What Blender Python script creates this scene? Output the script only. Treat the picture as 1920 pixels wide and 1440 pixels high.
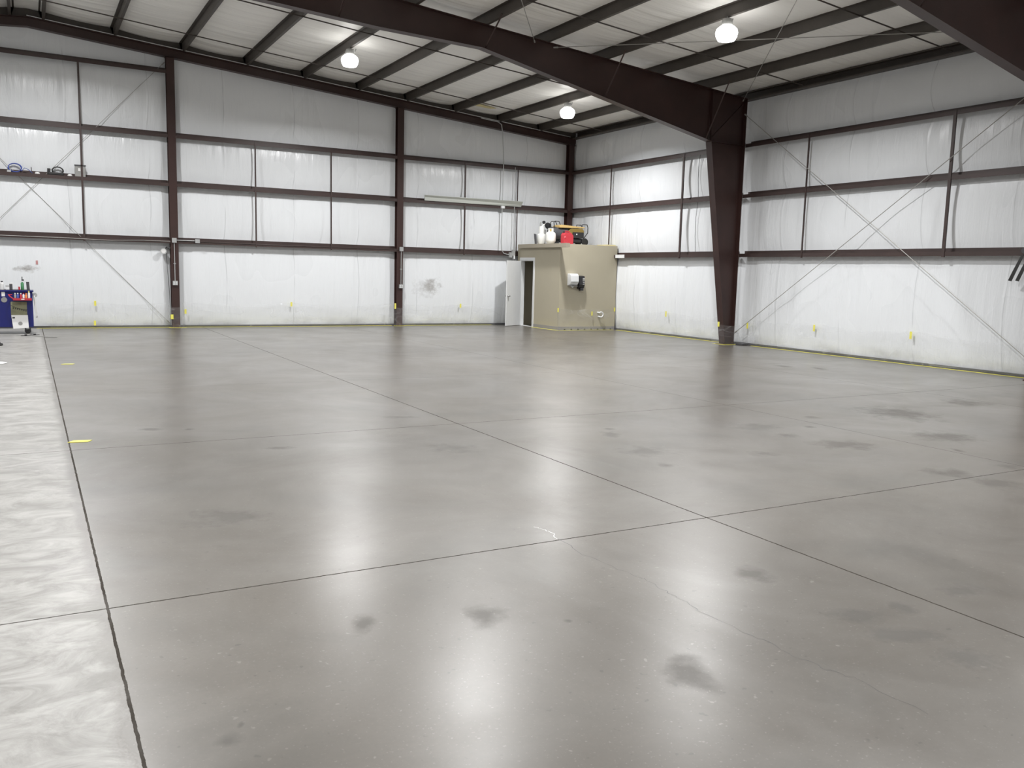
import bpy, math, random
from mathutils import Vector, Matrix
random.seed(7)
S = bpy.context.scene
for o in list(bpy.data.objects): bpy.data.objects.remove(o)
COL = S.collection
PI = math.pi

# ------------------------------------------------------------------ camera
cam_d = bpy.data.cameras.new('camera'); cam = bpy.data.objects.new('camera', cam_d); COL.objects.link(cam)
YAW, PITCH, ROLL = 0.51287, -0.12793, 0.0257
fwd = Vector((math.sin(YAW)*math.cos(PITCH), math.cos(YAW)*math.cos(PITCH), math.sin(PITCH)))
rg0 = Vector((math.cos(YAW), -math.sin(YAW), 0)); up0 = rg0.cross(fwd)
rgt = rg0*math.cos(ROLL) + up0*math.sin(ROLL); upv = -rg0*math.sin(ROLL) + up0*math.cos(ROLL)
M = Matrix((rgt, upv, -fwd)).transposed().to_4x4()
M.translation = Vector((-15.3476, -23.7100, 1.6143))
cam.matrix_world = M
cam_d.sensor_fit = 'HORIZONTAL'; cam_d.sensor_width = 36.0; cam_d.lens = 1613.34/1920*36
cam_d.clip_start = 0.05; cam_d.clip_end = 200
S.camera = cam

# ------------------------------------------------------------------ world, exposure
w = bpy.data.worlds.new('world'); S.world = w; w.use_nodes = True
w.node_tree.nodes['Background'].inputs[0].default_value = (0.75, 0.8, 0.9, 1)
w.node_tree.nodes['Background'].inputs[1].default_value = 0.05
S.view_settings.view_transform = 'Standard'; S.view_settings.look = 'None'
S.view_settings.gamma = 1.0; S.view_settings.use_curve_mapping = False
S.view_settings.exposure = 0.08
LAMP_WATTS = 265.0       # the disc lens under every high-bay lamp
GLOBE_GLOW = 10.0

# ------------------------------------------------------------------ building measures
ROWS = [2.23, 3.66, 4.862, 6.42]          # girt heights
HW = 15.12                                # ridge distance from the right eave
SL = 0.0855
def xr(x): return -x if x > -HW else 2*HW + x
def ztop(x): return 5.937 + SL*xr(x)      # top of rafters = underside of purlins
def zroof(x): return ztop(x) + 0.205      # insulation plane above the purlins
XW, YW, XL, YB = 0.2, 0.2, -30.45, -30.6

# ------------------------------------------------------------------ materials
def new_mat(name):
    m = bpy.data.materials.new(name); m.use_nodes = True
    nt = m.node_tree; return m, nt, nt.nodes['Principled BSDF']
def N(nt, t, **kw):
    n = nt.nodes.new(t)
    for k, v in kw.items():
        if k in n.inputs: n.inputs[k].default_value = v
        else: setattr(n, k, v)
    return n
def L(nt, a, b): nt.links.new(a, b)
def math_(nt, op, a, b=None, c=None, clamp=False):
    n = nt.nodes.new('ShaderNodeMath'); n.operation = op; n.use_clamp = clamp
    for i, v in enumerate((a, b, c)):
        if v is None: continue
        if isinstance(v, (int, float)): n.inputs[i].default_value = v
        else: L(nt, v, n.inputs[i])
    return n.outputs[0]
def mixc(nt, f, a, b, mode='MIX'):
    n = nt.nodes.new('ShaderNodeMix'); n.data_type = 'RGBA'; n.blend_type = mode
    for s, v in ((n.inputs[0], f), (n.inputs[6], a), (n.inputs[7], b)):
        if isinstance(v, (int, float)): s.default_value = v
        elif isinstance(v, tuple): s.default_value = v if len(v) == 4 else (*v, 1)
        else: L(nt, v, s)
    return n.outputs[2]
def noise(nt, vec, scale, detail=2, rough=0.5, dist=0.0):
    n = N(nt, 'ShaderNodeTexNoise', Scale=scale, Detail=detail, Roughness=rough, Distortion=dist)
    if vec is not None: L(nt, vec, n.inputs['Vector'])
    return n.outputs['Fac']
def coords(nt, scale=(1, 1, 1)):
    tc = nt.nodes.new('ShaderNodeTexCoord'); mp = nt.nodes.new('ShaderNodeMapping')
    mp.inputs['Scale'].default_value = scale; L(nt, tc.outputs['Object'], mp.inputs['Vector']); return mp.outputs[0]
def rng(nt, v, a, b, c=0.0, d=1.0):
    n = nt.nodes.new('ShaderNodeMapRange')
    for i, q in enumerate((a, b, c, d)): n.inputs[i+1].default_value = q
    L(nt, v, n.inputs[0]); return n.outputs[0]
def bump(nt, p, h, strength, dist):
    b = N(nt, 'ShaderNodeBump', Strength=strength, Distance=dist); L(nt, h, b.inputs['Height']); L(nt, b.outputs[0], p.inputs['Normal'])
def simple(name, col, rough=0.5, metal=0.0, var=0.12, scale=6.0, spec=0.5):
    m, nt, p = new_mat(name)
    v = coords(nt); f = noise(nt, v, scale, 3)
    c = mixc(nt, f, tuple(x*(1-var) for x in col), tuple(min(1, x*(1+var)) for x in col))
    L(nt, c, p.inputs['Base Color']); p.inputs['Roughness'].default_value = rough
    p.inputs['Metallic'].default_value = metal; p.inputs['Specular IOR Level'].default_value = spec
    return m

def mat_vinyl(name, base, sy, sz, rough=0.36, amp=0.02):
    # white scrim-backed vinyl: wrinkles run along the local long axis
    m, nt, p = new_mat(name)
    v = coords(nt, (sy, sy, sz)); n1 = noise(nt, v, 1.0, 4, 0.6, 0.3)
    v2 = coords(nt, (0.5, 0.5, 0.35)); n2 = noise(nt, v2, 1.0, 2)
    v3 = coords(nt); n3 = noise(nt, v3, 22, 3)
    c = mixc(nt, rng(nt, n2, .1, .9), tuple(x*0.97 for x in base), base)
    L(nt, c, p.inputs['Base Color'])
    L(nt, rng(nt, n2, .1, .9, rough-.05, rough+.08), p.inputs['Roughness'])
    h = math_(nt, 'ADD', math_(nt, 'MULTIPLY', n1, 1.0), math_(nt, 'MULTIPLY', n3, 0.06))
    bump(nt, p, h, 0.55, amp)
    return m, nt, p, c

def mat_wall():
    m, nt, p, c = mat_vinyl('white_vinyl_insulation', (0.80, 0.82, 0.84), 3.2, 0.45, .27)
    # grime splashed along the foot of the wall
    tc = nt.nodes.new('ShaderNodeTexCoord'); sx = nt.nodes.new('ShaderNodeSeparateXYZ'); L(nt, tc.outputs['Object'], sx.inputs[0])
    n = noise(nt, coords(nt, (.8, .8, 1.6)), 1.6, 3, 0.55)
    g = math_(nt, 'SUBTRACT', math_(nt, 'ADD', 0.30, math_(nt, 'MULTIPLY', math_(nt, 'SUBTRACT', n, 0.5), 0.55)), sx.outputs[2])
    g = rng(nt, g, 0.0, 0.34)
    c2 = mixc(nt, math_(nt, 'MULTIPLY', math_(nt, 'MULTIPLY', g, g), 0.62), c, (0.20, 0.19, 0.185))
    # the smudges with a shape of their own
    def blot(cx, cy, cz, rx, rz, amt, c_in, col=(0.24, 0.22, 0.20)):
        a = math_(nt, 'DIVIDE', math_(nt, 'SUBTRACT', math_(nt, 'ADD', sx.outputs[0], sx.outputs[1]), cx+cy), rx)
        b = math_(nt, 'DIVIDE', math_(nt, 'SUBTRACT', sx.outputs[2], cz), rz)
        d = math_(nt, 'SQRT', math_(nt, 'ADD', math_(nt, 'MULTIPLY', a, a), math_(nt, 'MULTIPLY', b, b)))
        nn = noise(nt, coords(nt, (1, 1, 1.4)), 5.5, 4, 0.65)
        f = math_(nt, 'MULTIPLY', rng(nt, math_(nt, 'ADD', d, math_(nt, 'MULTIPLY', math_(nt, 'SUBTRACT', nn, 0.5), 2.6)), 1.0, 0.1), amt, clamp=True)
        # only on the back wall (y near 0.2)
        f = math_(nt, 'MULTIPLY', f, math_(nt, 'GREATER_THAN', sx.outputs[1], 0.05))
        return mixc(nt, f, c_in, col)
    # overlapped seams between the insulation rolls, 6 ft apart
    pos = math_(nt, 'ADD', math_(nt, 'ADD', sx.outputs[0], sx.outputs[1]), 3.43-.2+.005)
    wobble = math_(nt, 'MULTIPLY', math_(nt, 'SUBTRACT', noise(nt, coords(nt, (.3, .3, 1.2)), 1.0, 2), 0.5), .05)
    pp = math_(nt, 'PINGPONG', math_(nt, 'ADD', pos, wobble), 0.915)
    lap = rng(nt, pp, .014, .004)
    broken = rng(nt, noise(nt, coords(nt, (.6, .6, .9)), 1.3, 2), .40, .55)
    c2 = mixc(nt, math_(nt, 'MULTIPLY', math_(nt, 'MULTIPLY', lap, broken), .38), c2, (0.35, 0.36, 0.37))
    c2 = blot(-4.80, .2, 1.20, .30, .26, .55, c2)
    c2 = blot(-4.98, .2, 1.12, .45, .30, .35, c2)
    c2 = blot(-15.42, .2, 1.42, .30, .09, .8, c2)
    L(nt, c2, p.inputs['Base Color'])
    # long draped wrinkles, stronger in places
    wv = noise(nt, coords(nt, (6.5, 6.5, .55)), 1.0, 5, .62, .6)
    wm = rng(nt, noise(nt, coords(nt, (.55, .55, .5)), 1.0, 1), .0, 1.2)
    b0 = [n for n in nt.nodes if n.type == 'BUMP'][0]; h0 = b0.inputs['Height'].links[0].from_socket
    hh = math_(nt, 'ADD', h0, math_(nt, 'MULTIPLY', math_(nt, 'MULTIPLY', wv, wm), 3.6))
    hh = math_(nt, 'ADD', hh, math_(nt, 'MULTIPLY', rng(nt, pp, .05, .0), .5))
    L(nt, hh, b0.inputs['Height']); b0.inputs['Strength'].default_value = .6
    return m

def mat_steel(name, col, rough, var=0.2):
    m, nt, p = new_mat(name)
    v = coords(nt); a = noise(nt, v, 1.3, 4, 0.6); b = noise(nt, v, 30, 2)
    c = mixc(nt, rng(nt, a, .3, .7), tuple(x*(1-var) for x in col), tuple(x*(1+var) for x in col))
    c = mixc(nt, math_(nt, 'MULTIPLY', rng(nt, b, .72, .8), .25), c, (0.25, 0.24, 0.22))
    L(nt, c, p.inputs['Base Color']); p.inputs['Roughness'].default_value = rough
    return m

STAINS = [(-14.34,-14.71,0.10,0.07,-0.36),(-14.01,-14.84,0.05,0.06,-0.37),(-11.79,-14.90,0.18,0.07,-0.36),(-11.95,-16.66,0.19,0.19,-0.38),(-13.44,-16.05,0.12,0.06,-0.39),(-14.27,-18.11,0.22,0.19,-0.42),(-10.02,-16.36,0.07,0.08,-0.37),(-10.18,-16.62,0.08,0.14,-0.37),(-10.38,-17.45,0.24,0.18,-0.39),(-10.57,-18.00,0.08,0.09,-0.40),(-8.39,-16.85,0.27,0.20,-0.37),(-9.41,-17.98,0.13,0.10,-0.39),(-8.47,-17.39,0.13,0.10,-0.38),(-8.31,-17.97,0.31,0.21,-0.38),(-7.79,-17.08,0.06,0.07,-0.37),(-7.24,-16.65,0.12,0.11,-0.36),(-5.93,-16.80,0.40,0.49,-0.36),(-6.84,-18.07,0.33,0.26,-0.38),(-8.47,-19.23,0.20,0.15,-0.40),(-8.44,-19.63,0.17,0.20,-0.40),(-7.43,-18.61,0.04,0.09,-0.39),(-4.10,-16.52,0.29,0.28,-0.34),(-2.93,-12.12,0.14,0.21,-0.28),(-2.54,-12.60,0.11,0.21,-0.28),(-7.72,-19.29,0.10,0.11,-0.40),(-11.08,-21.05,0.10,0.10,-0.44),(-11.88,-21.05,0.13,0.09,-0.45),(-11.83,-21.57,0.13,0.12,-0.45),(-11.86,-21.30,0.19,0.07,-0.45),(-11.57,-21.06,0.06,0.08,-0.45),(-13.19,-20.48,0.02,0.02,-0.46),(-13.03,-21.14,0.10,0.14,-0.46),(-14.07,-20.11,0.05,0.11,-0.44),(-14.75,-20.75,0.01,0.02,-0.46),(-14.81,-20.84,0.04,0.05,-0.46),(-11.91,-20.37,0.09,0.11,-0.44),(-13.52,-20.26,0.09,0.13,-0.44)]

def mat_floor():
    m, nt, p = new_mat('polished_concrete')
    tc = nt.nodes.new('ShaderNodeTexCoord'); O = tc.outputs['Object']
    sx = nt.nodes.new('ShaderNodeSeparateXYZ'); L(nt, O, sx.inputs[0]); X, Y = sx.outputs[0], sx.outputs[1]
    big = noise(nt, O, 0.45, 4, 0.55, 0.4); mid = noise(nt, O, 2.1, 5, 0.6, 0.3); fine = noise(nt, O, 45, 3, 0.6); speck = noise(nt, O, 70, 1)
    base = mixc(nt, rng(nt, big, .3, .7), (0.100, 0.088, 0.074), (0.140, 0.125, 0.107))
    base = mixc(nt, math_(nt, 'MULTIPLY', rng(nt, mid, .35, .75), .35), base, (0.18, 0.167, 0.148))
    base = mixc(nt, math_(nt, 'MULTIPLY', rng(nt, fine, .35, .75), .26), base, (0.085, 0.08, 0.07))
    base = mixc(nt, math_(nt, 'MULTIPLY', rng(nt, speck, .66, .76), .22), base, (0.45, 0.43, 0.40))
    base = mixc(nt, math_(nt, 'MULTIPLY', rng(nt, speck, .32, .24), .35), base, (0.10, 0.09, 0.08))
    pit = noise(nt, O, 22, 2, .5)
    base = mixc(nt, math_(nt, 'MULTIPLY', rng(nt, pit, .69, .74), .45), base, (0.035, 0.032, 0.028))
    base = mixc(nt, math_(nt, 'MULTIPLY', rng(nt, pit, .30, .26), .30), base, (0.40, 0.38, 0.34))
    # worn, blotchy traffic areas
    patch = rng(nt, noise(nt, O, 0.9, 4, 0.6, 0.5), .5, .75)
    base = mixc(nt, math_(nt, 'MULTIPLY', patch, .6), base, (0.075, 0.07, 0.06))
    # unpolished light slab left of the ridge joint, with a ragged trowelled edge
    en = noise(nt, O, 3.5, 5, 0.7)
    edge = math_(nt, 'ADD', X, math_(nt, 'MULTIPLY', math_(nt, 'SUBTRACT', en, 0.5), 0.22))
    left = rng(nt, edge, -15.10, -15.16)
    mp = nt.nodes.new('ShaderNodeMapping'); mp.inputs['Scale'].default_value = (2.0, 3.6, 1); mp.inputs['Rotation'].default_value = (0, 0, .5); L(nt, O, mp.inputs['Vector'])
    tro = noise(nt, mp.outputs[0], 1.2, 6, 0.72, 1.2)
    lcol = mixc(nt, rng(nt, tro, .38, .62), (0.21, 0.203, 0.188), (0.36, 0.352, 0.335))
    lcol = mixc(nt, math_(nt, 'MULTIPLY', rng(nt, fine, .45, .75), .2), lcol, (0.3, 0.28, 0.26))
    base = mixc(nt, left, base, lcol)
    # dark damp blots
    dn = nt.nodes.new('ShaderNodeTexNoise'); dn.inputs['Scale'].default_value = 5.0; dn.inputs['Detail'].default_value = 5; dn.inputs['Roughness'].default_value = .65; L(nt, O, dn.inputs['Vector'])
    wob = math_(nt, 'MULTIPLY', math_(nt, 'SUBTRACT', dn.outputs['Fac'], 0.5), 2.4)
    tot = None
    for (cx, cy, a, b, ang) in STAINS:
        mpn = nt.nodes.new('ShaderNodeMapping'); mpn.vector_type = 'TEXTURE'
        mpn.inputs['Location'].default_value = (cx, cy, 0); mpn.inputs['Rotation'].default_value = (0, 0, ang)
        mpn.inputs['Scale'].default_value = (a*1.25, b*1.25, 1); L(nt, O, mpn.inputs['Vector'])
        ln = nt.nodes.new('ShaderNodeVectorMath'); ln.operation = 'LENGTH'; L(nt, mpn.outputs[0], ln.inputs[0])
        v = rng(nt, math_(nt, 'ADD', ln.outputs['Value'], wob), 1.05, 0.25)
        tot = v if tot is None else math_(nt, 'MAXIMUM', tot, v)
    base = mixc(nt, math_(nt, 'MULTIPLY', tot, .52), base, (0.05, 0.045, 0.038))
    # saw-cut joints, every 12.5 ft both ways
    def joint(v, c, wdt):
        jn = math_(nt, 'MULTIPLY', math_(nt, 'SUBTRACT', noise(nt, O, 14, 3, .7), 0.5), 0.012)
        return math_(nt, 'LESS_THAN', math_(nt, 'ABSOLUTE', math_(nt, 'ADD', math_(nt, 'SUBTRACT', v, c), jn)), wdt)
    jt = None
    for c, wd in ((-15.08, .0065), (-11.38, .006), (-7.55, .004), (-3.72, .004), (-18.85, .004), (-22.6, .004)):
        j = joint(X, c, wd); jt = j if jt is None else math_(nt, 'MAXIMUM', jt, j)
    for c, wd in ((-19.41, .0055), (-15.50, .0045), (-11.65, .003), (-7.8, .003), (-3.9, .003), (-23.2, .004)):
        jt = math_(nt, 'MAXIMUM', jt, joint(Y, c, wd))
    base = mixc(nt, math_(nt, 'MULTIPLY', jt, .85), base, (0.045, 0.04, 0.035))
    halo = rng(nt, math_(nt, 'ABSOLUTE', math_(nt, 'SUBTRACT', X, -15.08)), .035, .0)
    base = mixc(nt, math_(nt, 'MULTIPLY', math_(nt, 'MULTIPLY', halo, rng(nt, mid, .45, .6)), .4), base, (0.16, 0.15, 0.14))
    L(nt, base, p.inputs['Base Color'])
    r = rng(nt, mid, .25, .75, .32, .42)
    r = math_(nt, 'ADD', r, math_(nt, 'MULTIPLY', left, .10))
    r = math_(nt, 'ADD', r, math_(nt, 'MULTIPLY', tot, .10))
    L(nt, r, p.inputs['Roughness']); keep = math_(nt, 'SUBTRACT', 1.0, jt)
    L(nt, math_(nt, 'MULTIPLY', keep, .5), p.inputs['Specular IOR Level'])
    cw = rng(nt, noise(nt, O, 0.7, 5, .6, .6), .35, .65, .35, .85)
    cw = math_(nt, 'MULTIPLY', cw, math_(nt, 'SUBTRACT', 1.0, math_(nt, 'MULTIPLY', left, .65)))
    L(nt, math_(nt, 'MULTIPLY', math_(nt, 'MULTIPLY', keep, cw), math_(nt, 'SUBTRACT', 1.0, math_(nt, 'MULTIPLY', tot, .6))), p.inputs['Coat Weight']); p.inputs['Coat Roughness'].default_value = .29; p.inputs['Coat IOR'].default_value = 1.5
    h = math_(nt, 'ADD', math_(nt, 'MULTIPLY', fine, .04), math_(nt, 'MULTIPLY', noise(nt, O, 1.4, 2, .5), 2.0))
    h = math_(nt, 'SUBTRACT', h, math_(nt, 'MULTIPLY', jt, 2.0))
    h = math_(nt, 'ADD', h, math_(nt, 'MULTIPLY', math_(nt, 'MULTIPLY', left, tro), 2.0))
    bump(nt, p, h, 0.35, 0.004)
    return m

def mat_film():
    m, nt, p = new_mat('clear_plastic_film')
    out = nt.nodes['Material Output']
    n = noise(nt, coords(nt, (.7, .7, 1.9)), 1.4, 1.5, 0.4, .8)
    r = math_(nt, 'ABSOLUTE', math_(nt, 'SUBTRACT', n, 0.5))
    crease = rng(nt, r, .012, .0)
    f = math_(nt, 'ADD', .06, math_(nt, 'MULTIPLY', crease, .11))
    p.inputs['Base Color'].default_value = (.9, .91, .92, 1); p.inputs['Roughness'].default_value = .16
    b = N(nt, 'ShaderNodeBump', Strength=.7, Distance=.03); L(nt, n, b.inputs['Height']); L(nt, b.outputs[0], p.inputs['Normal'])
    t = nt.nodes.new('ShaderNodeBsdfTransparent'); t.inputs[0].default_value = (.97, .97, .97, 1)
    mx = nt.nodes.new('ShaderNodeMixShader'); L(nt, f, mx.inputs[0]); L(nt, t.outputs[0], mx.inputs[1]); L(nt, p.outputs[0], mx.inputs[2]); L(nt, mx.outputs[0], out.inputs[0])
    return m

def emit(name, col, s):
    m, nt, p = new_mat(name)
    p.inputs['Base Color'].default_value = (.9, .9, .9, 1)
    p.inputs['Emission Color'].default_value = (*col, 1); p.inputs['Emission Strength'].default_value = s
    return m

MT = dict(
    wall=mat_wall(), floor=mat_floor(), film=mat_film(),
    red=mat_steel('red_oxide_steel', (0.042, 0.019, 0.016), .42),
    girt=mat_steel('brown_primed_steel', (0.050, 0.031, 0.028), .45),
    purlin=mat_steel('grey_brown_primed_steel', (0.068, 0.058, 0.050), .5),
    rod=simple('bare_steel_rod', (.36, .35, .33), .5, .2),
    galv=simple('galvanised_metal', (.52, .53, .53), .4, .55),
    beige=simple('beige_paint', (.43, .39, .295), .6, 0, .03, 2.0),
    beige_d=simple('beige_board_paint', (.36, .32, .25), .6, 0, .05, 3.0),
    white=simple('white_paint', (.74, .75, .75), .4, 0, .03),
    trough=simple('pale_grey_enamel', (.50, .52, .48), .4, 0, .04),
    tape=simple('yellow_masking_tape', (.80, .74, .13), .5, 0, .1, 9),
    black=simple('black_plastic', (.02, .02, .022), .35),
    rubber=simple('black_rubber', (.022, .022, .022), .6),
    dgrey=simple('dark_grey_enamel', (.07, .07, .075), .4),
    grey=simple('grey_paint', (.28, .28, .27), .5),
    blue=simple('blue_enamel', (.008, .012, .13), .3, 0, .08),
    redp=simple('red_plastic', (.48, .035, .05), .35, 0, .12),
    tank=simple('white_tank_enamel', (.72, .72, .69), .35, 0, .06),
    tan=simple('tan_lid_enamel', (.60, .42, .16), .4, 0, .1),
    olive=simple('mustard_enamel', (.24, .17, .04), .45, 0, .15),
    brass=simple('yellow_wheel_hub', (.50, .34, .06), .4, .1),
    chrome=simple('satin_chrome', (.55, .55, .55), .25, .9),
    bluehose=simple('blue_hose_plastic', (.06, .10, .38), .4),
    green=simple('green_bottle_plastic', (.05, .22, .09), .3),
    orange=simple('orange_label', (.75, .22, .05), .4),
    paper=simple('white_paper', (.74, .74, .73), .7, 0, .04),
    art=simple('olive_printed_paper', (.20, .20, .12), .6, 0, .5, 7),
    skirt=simple('purple_grey_skirting', (.26, .25, .27), .5, 0, .1),
    board=simple('pale_yellow_board', (.75, .66, .36), .6),
)
m_, nt_, p_, c_ = mat_vinyl('white_roof_vinyl', (0.93, 0.92, 0.89), 0.30, 0.3, .42, .16)
MT['roof'] = m_
# stripes across the purlins in the roof blanket
mpv = coords(nt_, (0.12, 2.4, .1)); st = noise(nt_, mpv, 1.0, 4, .6)
bn = [n for n in nt_.nodes if n.type == 'BUMP'][0]; L(nt_, st, bn.inputs['Height'])

# ------------------------------------------------------------------ mesh builder
class MB:
    def __init__(s, dx=0.0): s.v = []; s.f = []; s.dx = dx
    def box(s, x0, x1, y0, y1, z0, z1):
        x0, x1 = sorted((x0, x1)); y0, y1 = sorted((y0, y1)); z0, z1 = sorted((z0, z1))
        b = len(s.v); s.v += [(x, y, z) for z in (z0, z1) for y in (y0, y1) for x in (x0, x1)]
        s.f += [tuple(b+i for i in q) for q in ((0,2,3,1),(4,5,7,6),(0,1,5,4),(2,6,7,3),(0,4,6,2),(1,3,7,5))]; return s
    def prism(s, prof, A, B, U, V):
        # profile (u,v) polygon swept from A to B
        A, B, U, V = map(Vector, (A, B, U, V)); n = len(prof); b = len(s.v)
        for P in (A, B): s.v += [tuple(P + U*u + V*v) for u, v in prof]
        s.f += [(b+i, b+(i+1) % n, b+n+(i+1) % n, b+n+i) for i in range(n)]
        s.f += [tuple(b+i for i in reversed(range(n))), tuple(b+n+i for i in range(n))]; return s
    def poly(s, pts, thick, axis=1):
        # flat polygon of points given thickness along an axis (centred)
        b = len(s.v); n = len(pts)
        for sg in (-.5, .5):
            for p in pts:
                q = list(p); q[axis] += sg*thick; s.v.append(tuple(q))
        s.f += [(b+i, b+(i+1) % n, b+n+(i+1) % n, b+n+i) for i in range(n)]
        s.f += [tuple(b+i for i in reversed(range(n))), tuple(b+n+i for i in range(n))]; return s
    def tube(s, pts, r, n=8, closed=False):
        P = [Vector(p) for p in pts]; m = len(P); b = len(s.v); prev = None
        for i, p in enumerate(P):
            if closed: t = (P[(i+1) % m]-P[i-1])
            else: t = P[min(i+1, m-1)] - P[max(i-1, 0)]
            t.normalize()
            if prev is None:
                a = Vector((0, 0, 1)) if abs(t.z) < .9 else Vector((1, 0, 0)); u = t.cross(a).normalized()
            else: u = (prev - t*prev.dot(t)).normalized()
            prev = u; v = t.cross(u); rr = r[i] if isinstance(r, (list, tuple)) else r
            s.v += [tuple(p + (u*math.cos(2*PI*k/n) + v*math.sin(2*PI*k/n))*rr) for k in range(n)]
        for i in range(m if closed else m-1):
            j = (i+1) % m
            s.f += [(b+i*n+k, b+i*n+(k+1) % n, b+j*n+(k+1) % n, b+j*n+k) for k in range(n)]
        if not closed:
            s.f.append(tuple(b+k for k in reversed(range(n)))); s.f.append(tuple(b+(m-1)*n+k for k in range(n)))
        return s
    def lathe(s, prof, c, n=24, ax='z'):
        b = len(s.v); c = Vector(c)
        for r, h in prof:
            for k in range(n):
                a = 2*PI*k/n; q = (r*math.cos(a), r*math.sin(a), h)
                if ax == 'y': q = (q[0], q[2], q[1])
                if ax == 'x': q = (q[2], q[0], q[1])
                s.v.append(tuple(c + Vector(q)))
        for i in range(len(prof)-1):
            s.f += [(b+i*n+k, b+i*n+(k+1) % n, b+(i+1)*n+(k+1) % n, b+(i+1)*n+k) for k in range(n)]
        s.f.append(tuple(b+k for k in reversed(range(n)))); s.f.append(tuple(b+(len(prof)-1)*n+k for k in range(n)))
        return s
    def grid(s, fn, us, vs):
        b = len(s.v); nu, nv = len(us), len(vs)
        s.v += [fn(u, v) for v in vs for u in us]
        s.f += [(b+j*nu+i, b+j*nu+i+1, b+(j+1)*nu+i+1, b+(j+1)*nu+i) for j in range(nv-1) for i in range(nu-1)]; return s
    def build(s, name, mat, parent=None, smooth=False, bevel=0):
        if s.dx: s.v = [(q[0]+s.dx, q[1], q[2]) for q in s.v]
        me = bpy.data.meshes.new(name)
        o = bpy.data.objects.new(name, me)
        if parent is not None:
            pl = world_loc(parent); me.from_pydata([tuple(Vector(v)-pl) for v in s.v], [], s.f)
            o.parent = parent
        else: me.from_pydata(s.v, [], s.f)
        me.validate(); me.update()
        import bmesh
        bm = bmesh.new(); bm.from_mesh(me); bmesh.ops.recalc_face_normals(bm, faces=bm.faces); bm.to_mesh(me); bm.free()
        if smooth:
            for f in me.polygons: f.use_smooth = True
            try: me.set_sharp_from_angle(angle=math.radians(38))
            except Exception: pass
        me.materials.append(mat if not isinstance(mat, str) else MT[mat])
        if bevel:
            md = o.modifiers.new('bevel', 'BEVEL'); md.width = bevel; md.segments = 2; md.limit_method = 'ANGLE'
        COL.objects.link(o); return o
def world_loc(o):
    v = Vector((0, 0, 0))
    while o is not None: v += Vector(o.location); o = o.parent
    return v
def tag(o, label=None, cat=None, group=None, kind=None):
    if label: o['label'] = label
    if cat: o['category'] = cat
    if group: o['group'] = group
    if kind: o['kind'] = kind
    return o
def empty(name, loc, label, cat, group=None):
    o = bpy.data.objects.new(name, None); o.location = loc; o.empty_display_size = .1; COL.objects.link(o)
    return tag(o, label, cat, group)
def copy_thing(root, loc, label):
    r = root.copy(); COL.objects.link(r); r.location = loc; r['label'] = label
    for ch in list(root.children):
        c = ch.copy(); COL.objects.link(c); c.parent = r
        for g in list(ch.children):
            d = g.copy(); COL.objects.link(d); d.parent = c
    return r
def frange(a, b, st):
    n = max(1, int(round((b-a)/st))); return [a+(b-a)*i/n for i in range(n+1)]
def ordn(i): return ['first', 'second', 'third', 'fourth', 'fifth', 'sixth', 'seventh', 'eighth', 'ninth', 'tenth', 'eleventh'][i]

# ------------------------------------------------------------------ room shell
tag(MB().box(XL-.3, XW+.3, YB-.3, YW+.3, -.15, 0).build('floor', 'floor'), kind='structure')
def cr(u, k):      # cheap deterministic 1-d noise
    return math.sin(u*3.1+k)*.5 + math.sin(u*7.7+k*2.3)*.3 + math.sin(u*17.3+k*1.7)*.2
def wall_disp(s, z, seams, cols, top):
    rows = [0.0] + ROWS[:3] + [top]
    d = 0
    for a, b in zip(rows[:-1], rows[1:]):
        if a <= z <= b:
            t = min(1, max(0, (z-a-.10)/(b-a-.12))); d = .060*math.sin(PI*t)**.7
            # gathers hanging from the girt above
            d += .006*t*t*(math.sin(s*23+2*cr(s, b)) + .6*math.sin(s*41+b))*max(0, cr(s*.4, b*2)+.3)*math.sin(PI*min(1, t*1.0))**.5
            break
    d *= 1 + .25*cr(s*.5, z*.3)
    e = abs((s+3.43+.915) % 1.83-.915)
    if e < .16: d *= .62+.38*(e/.16)
    for q in cols:
        e = abs(s-q)
        if e < .45: d *= max(0, (e-.14)/.31)**.6
    return max(0, d)
SEAM_B = [-1.0, -3.43, -5.30, -7.2, -8.85, -10.69, -12.58, -14.4, -15.72, -17.5, -19.2]
SEAM_R = [-1.1, -3.6, -5.2, -7.0, -9.0, -10.75, -12.6, -14.2, -16, -17.8]
def wb(u, v):
    top = zroof(u)+.02; z = v*top
    return (u, YW - wall_disp(u, z, SEAM_B, [-12.02, -5.85, 0], ztop(u)-.22 if u > -12 else ROWS[3]), z)
us = frange(XL, -20, .5)[:-1] + frange(-20, XW, .05)
tag(MB().grid(wb, us, frange(0, 1, 1/72)).build('wall_back', 'wall', smooth=True), kind='structure')
def wr(u, v):
    top = zroof(0)+.02; z = v*top
    return (XW - wall_disp(u+.37, z, SEAM_R, [-7.6, -15.2, 0], 5.88), u, z)
us = frange(YB, -18, .5)[:-1] + frange(-18, YW, .05)
tag(MB().grid(wr, us, frange(0, 1, 1/72)).build('wall_right', 'wall', smooth=True), kind='structure')
tag(MB().box(XL-.1, XL, YB, YW, 0, zroof(XL)+.02).build('wall_left', 'wall'), kind='structure')
mb = MB(); mb.poly([(XL, YB, 0), (XW, YB, 0), (XW, YB, zroof(XW)), (-HW, YB, zroof(-HW)), (XL, YB, zroof(XL))], .1)
tag(mb.build('wall_front', 'wall'), kind='structure')
PX = [1.218, 2.66, 4.16, 5.68, 7.12, 8.65, 10.16, 11.72, 13.29, 14.81]      # purlins, from the right eave
PXa = sorted([-x for x in PX] + [-(2*HW-x) for x in PX])
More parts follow.
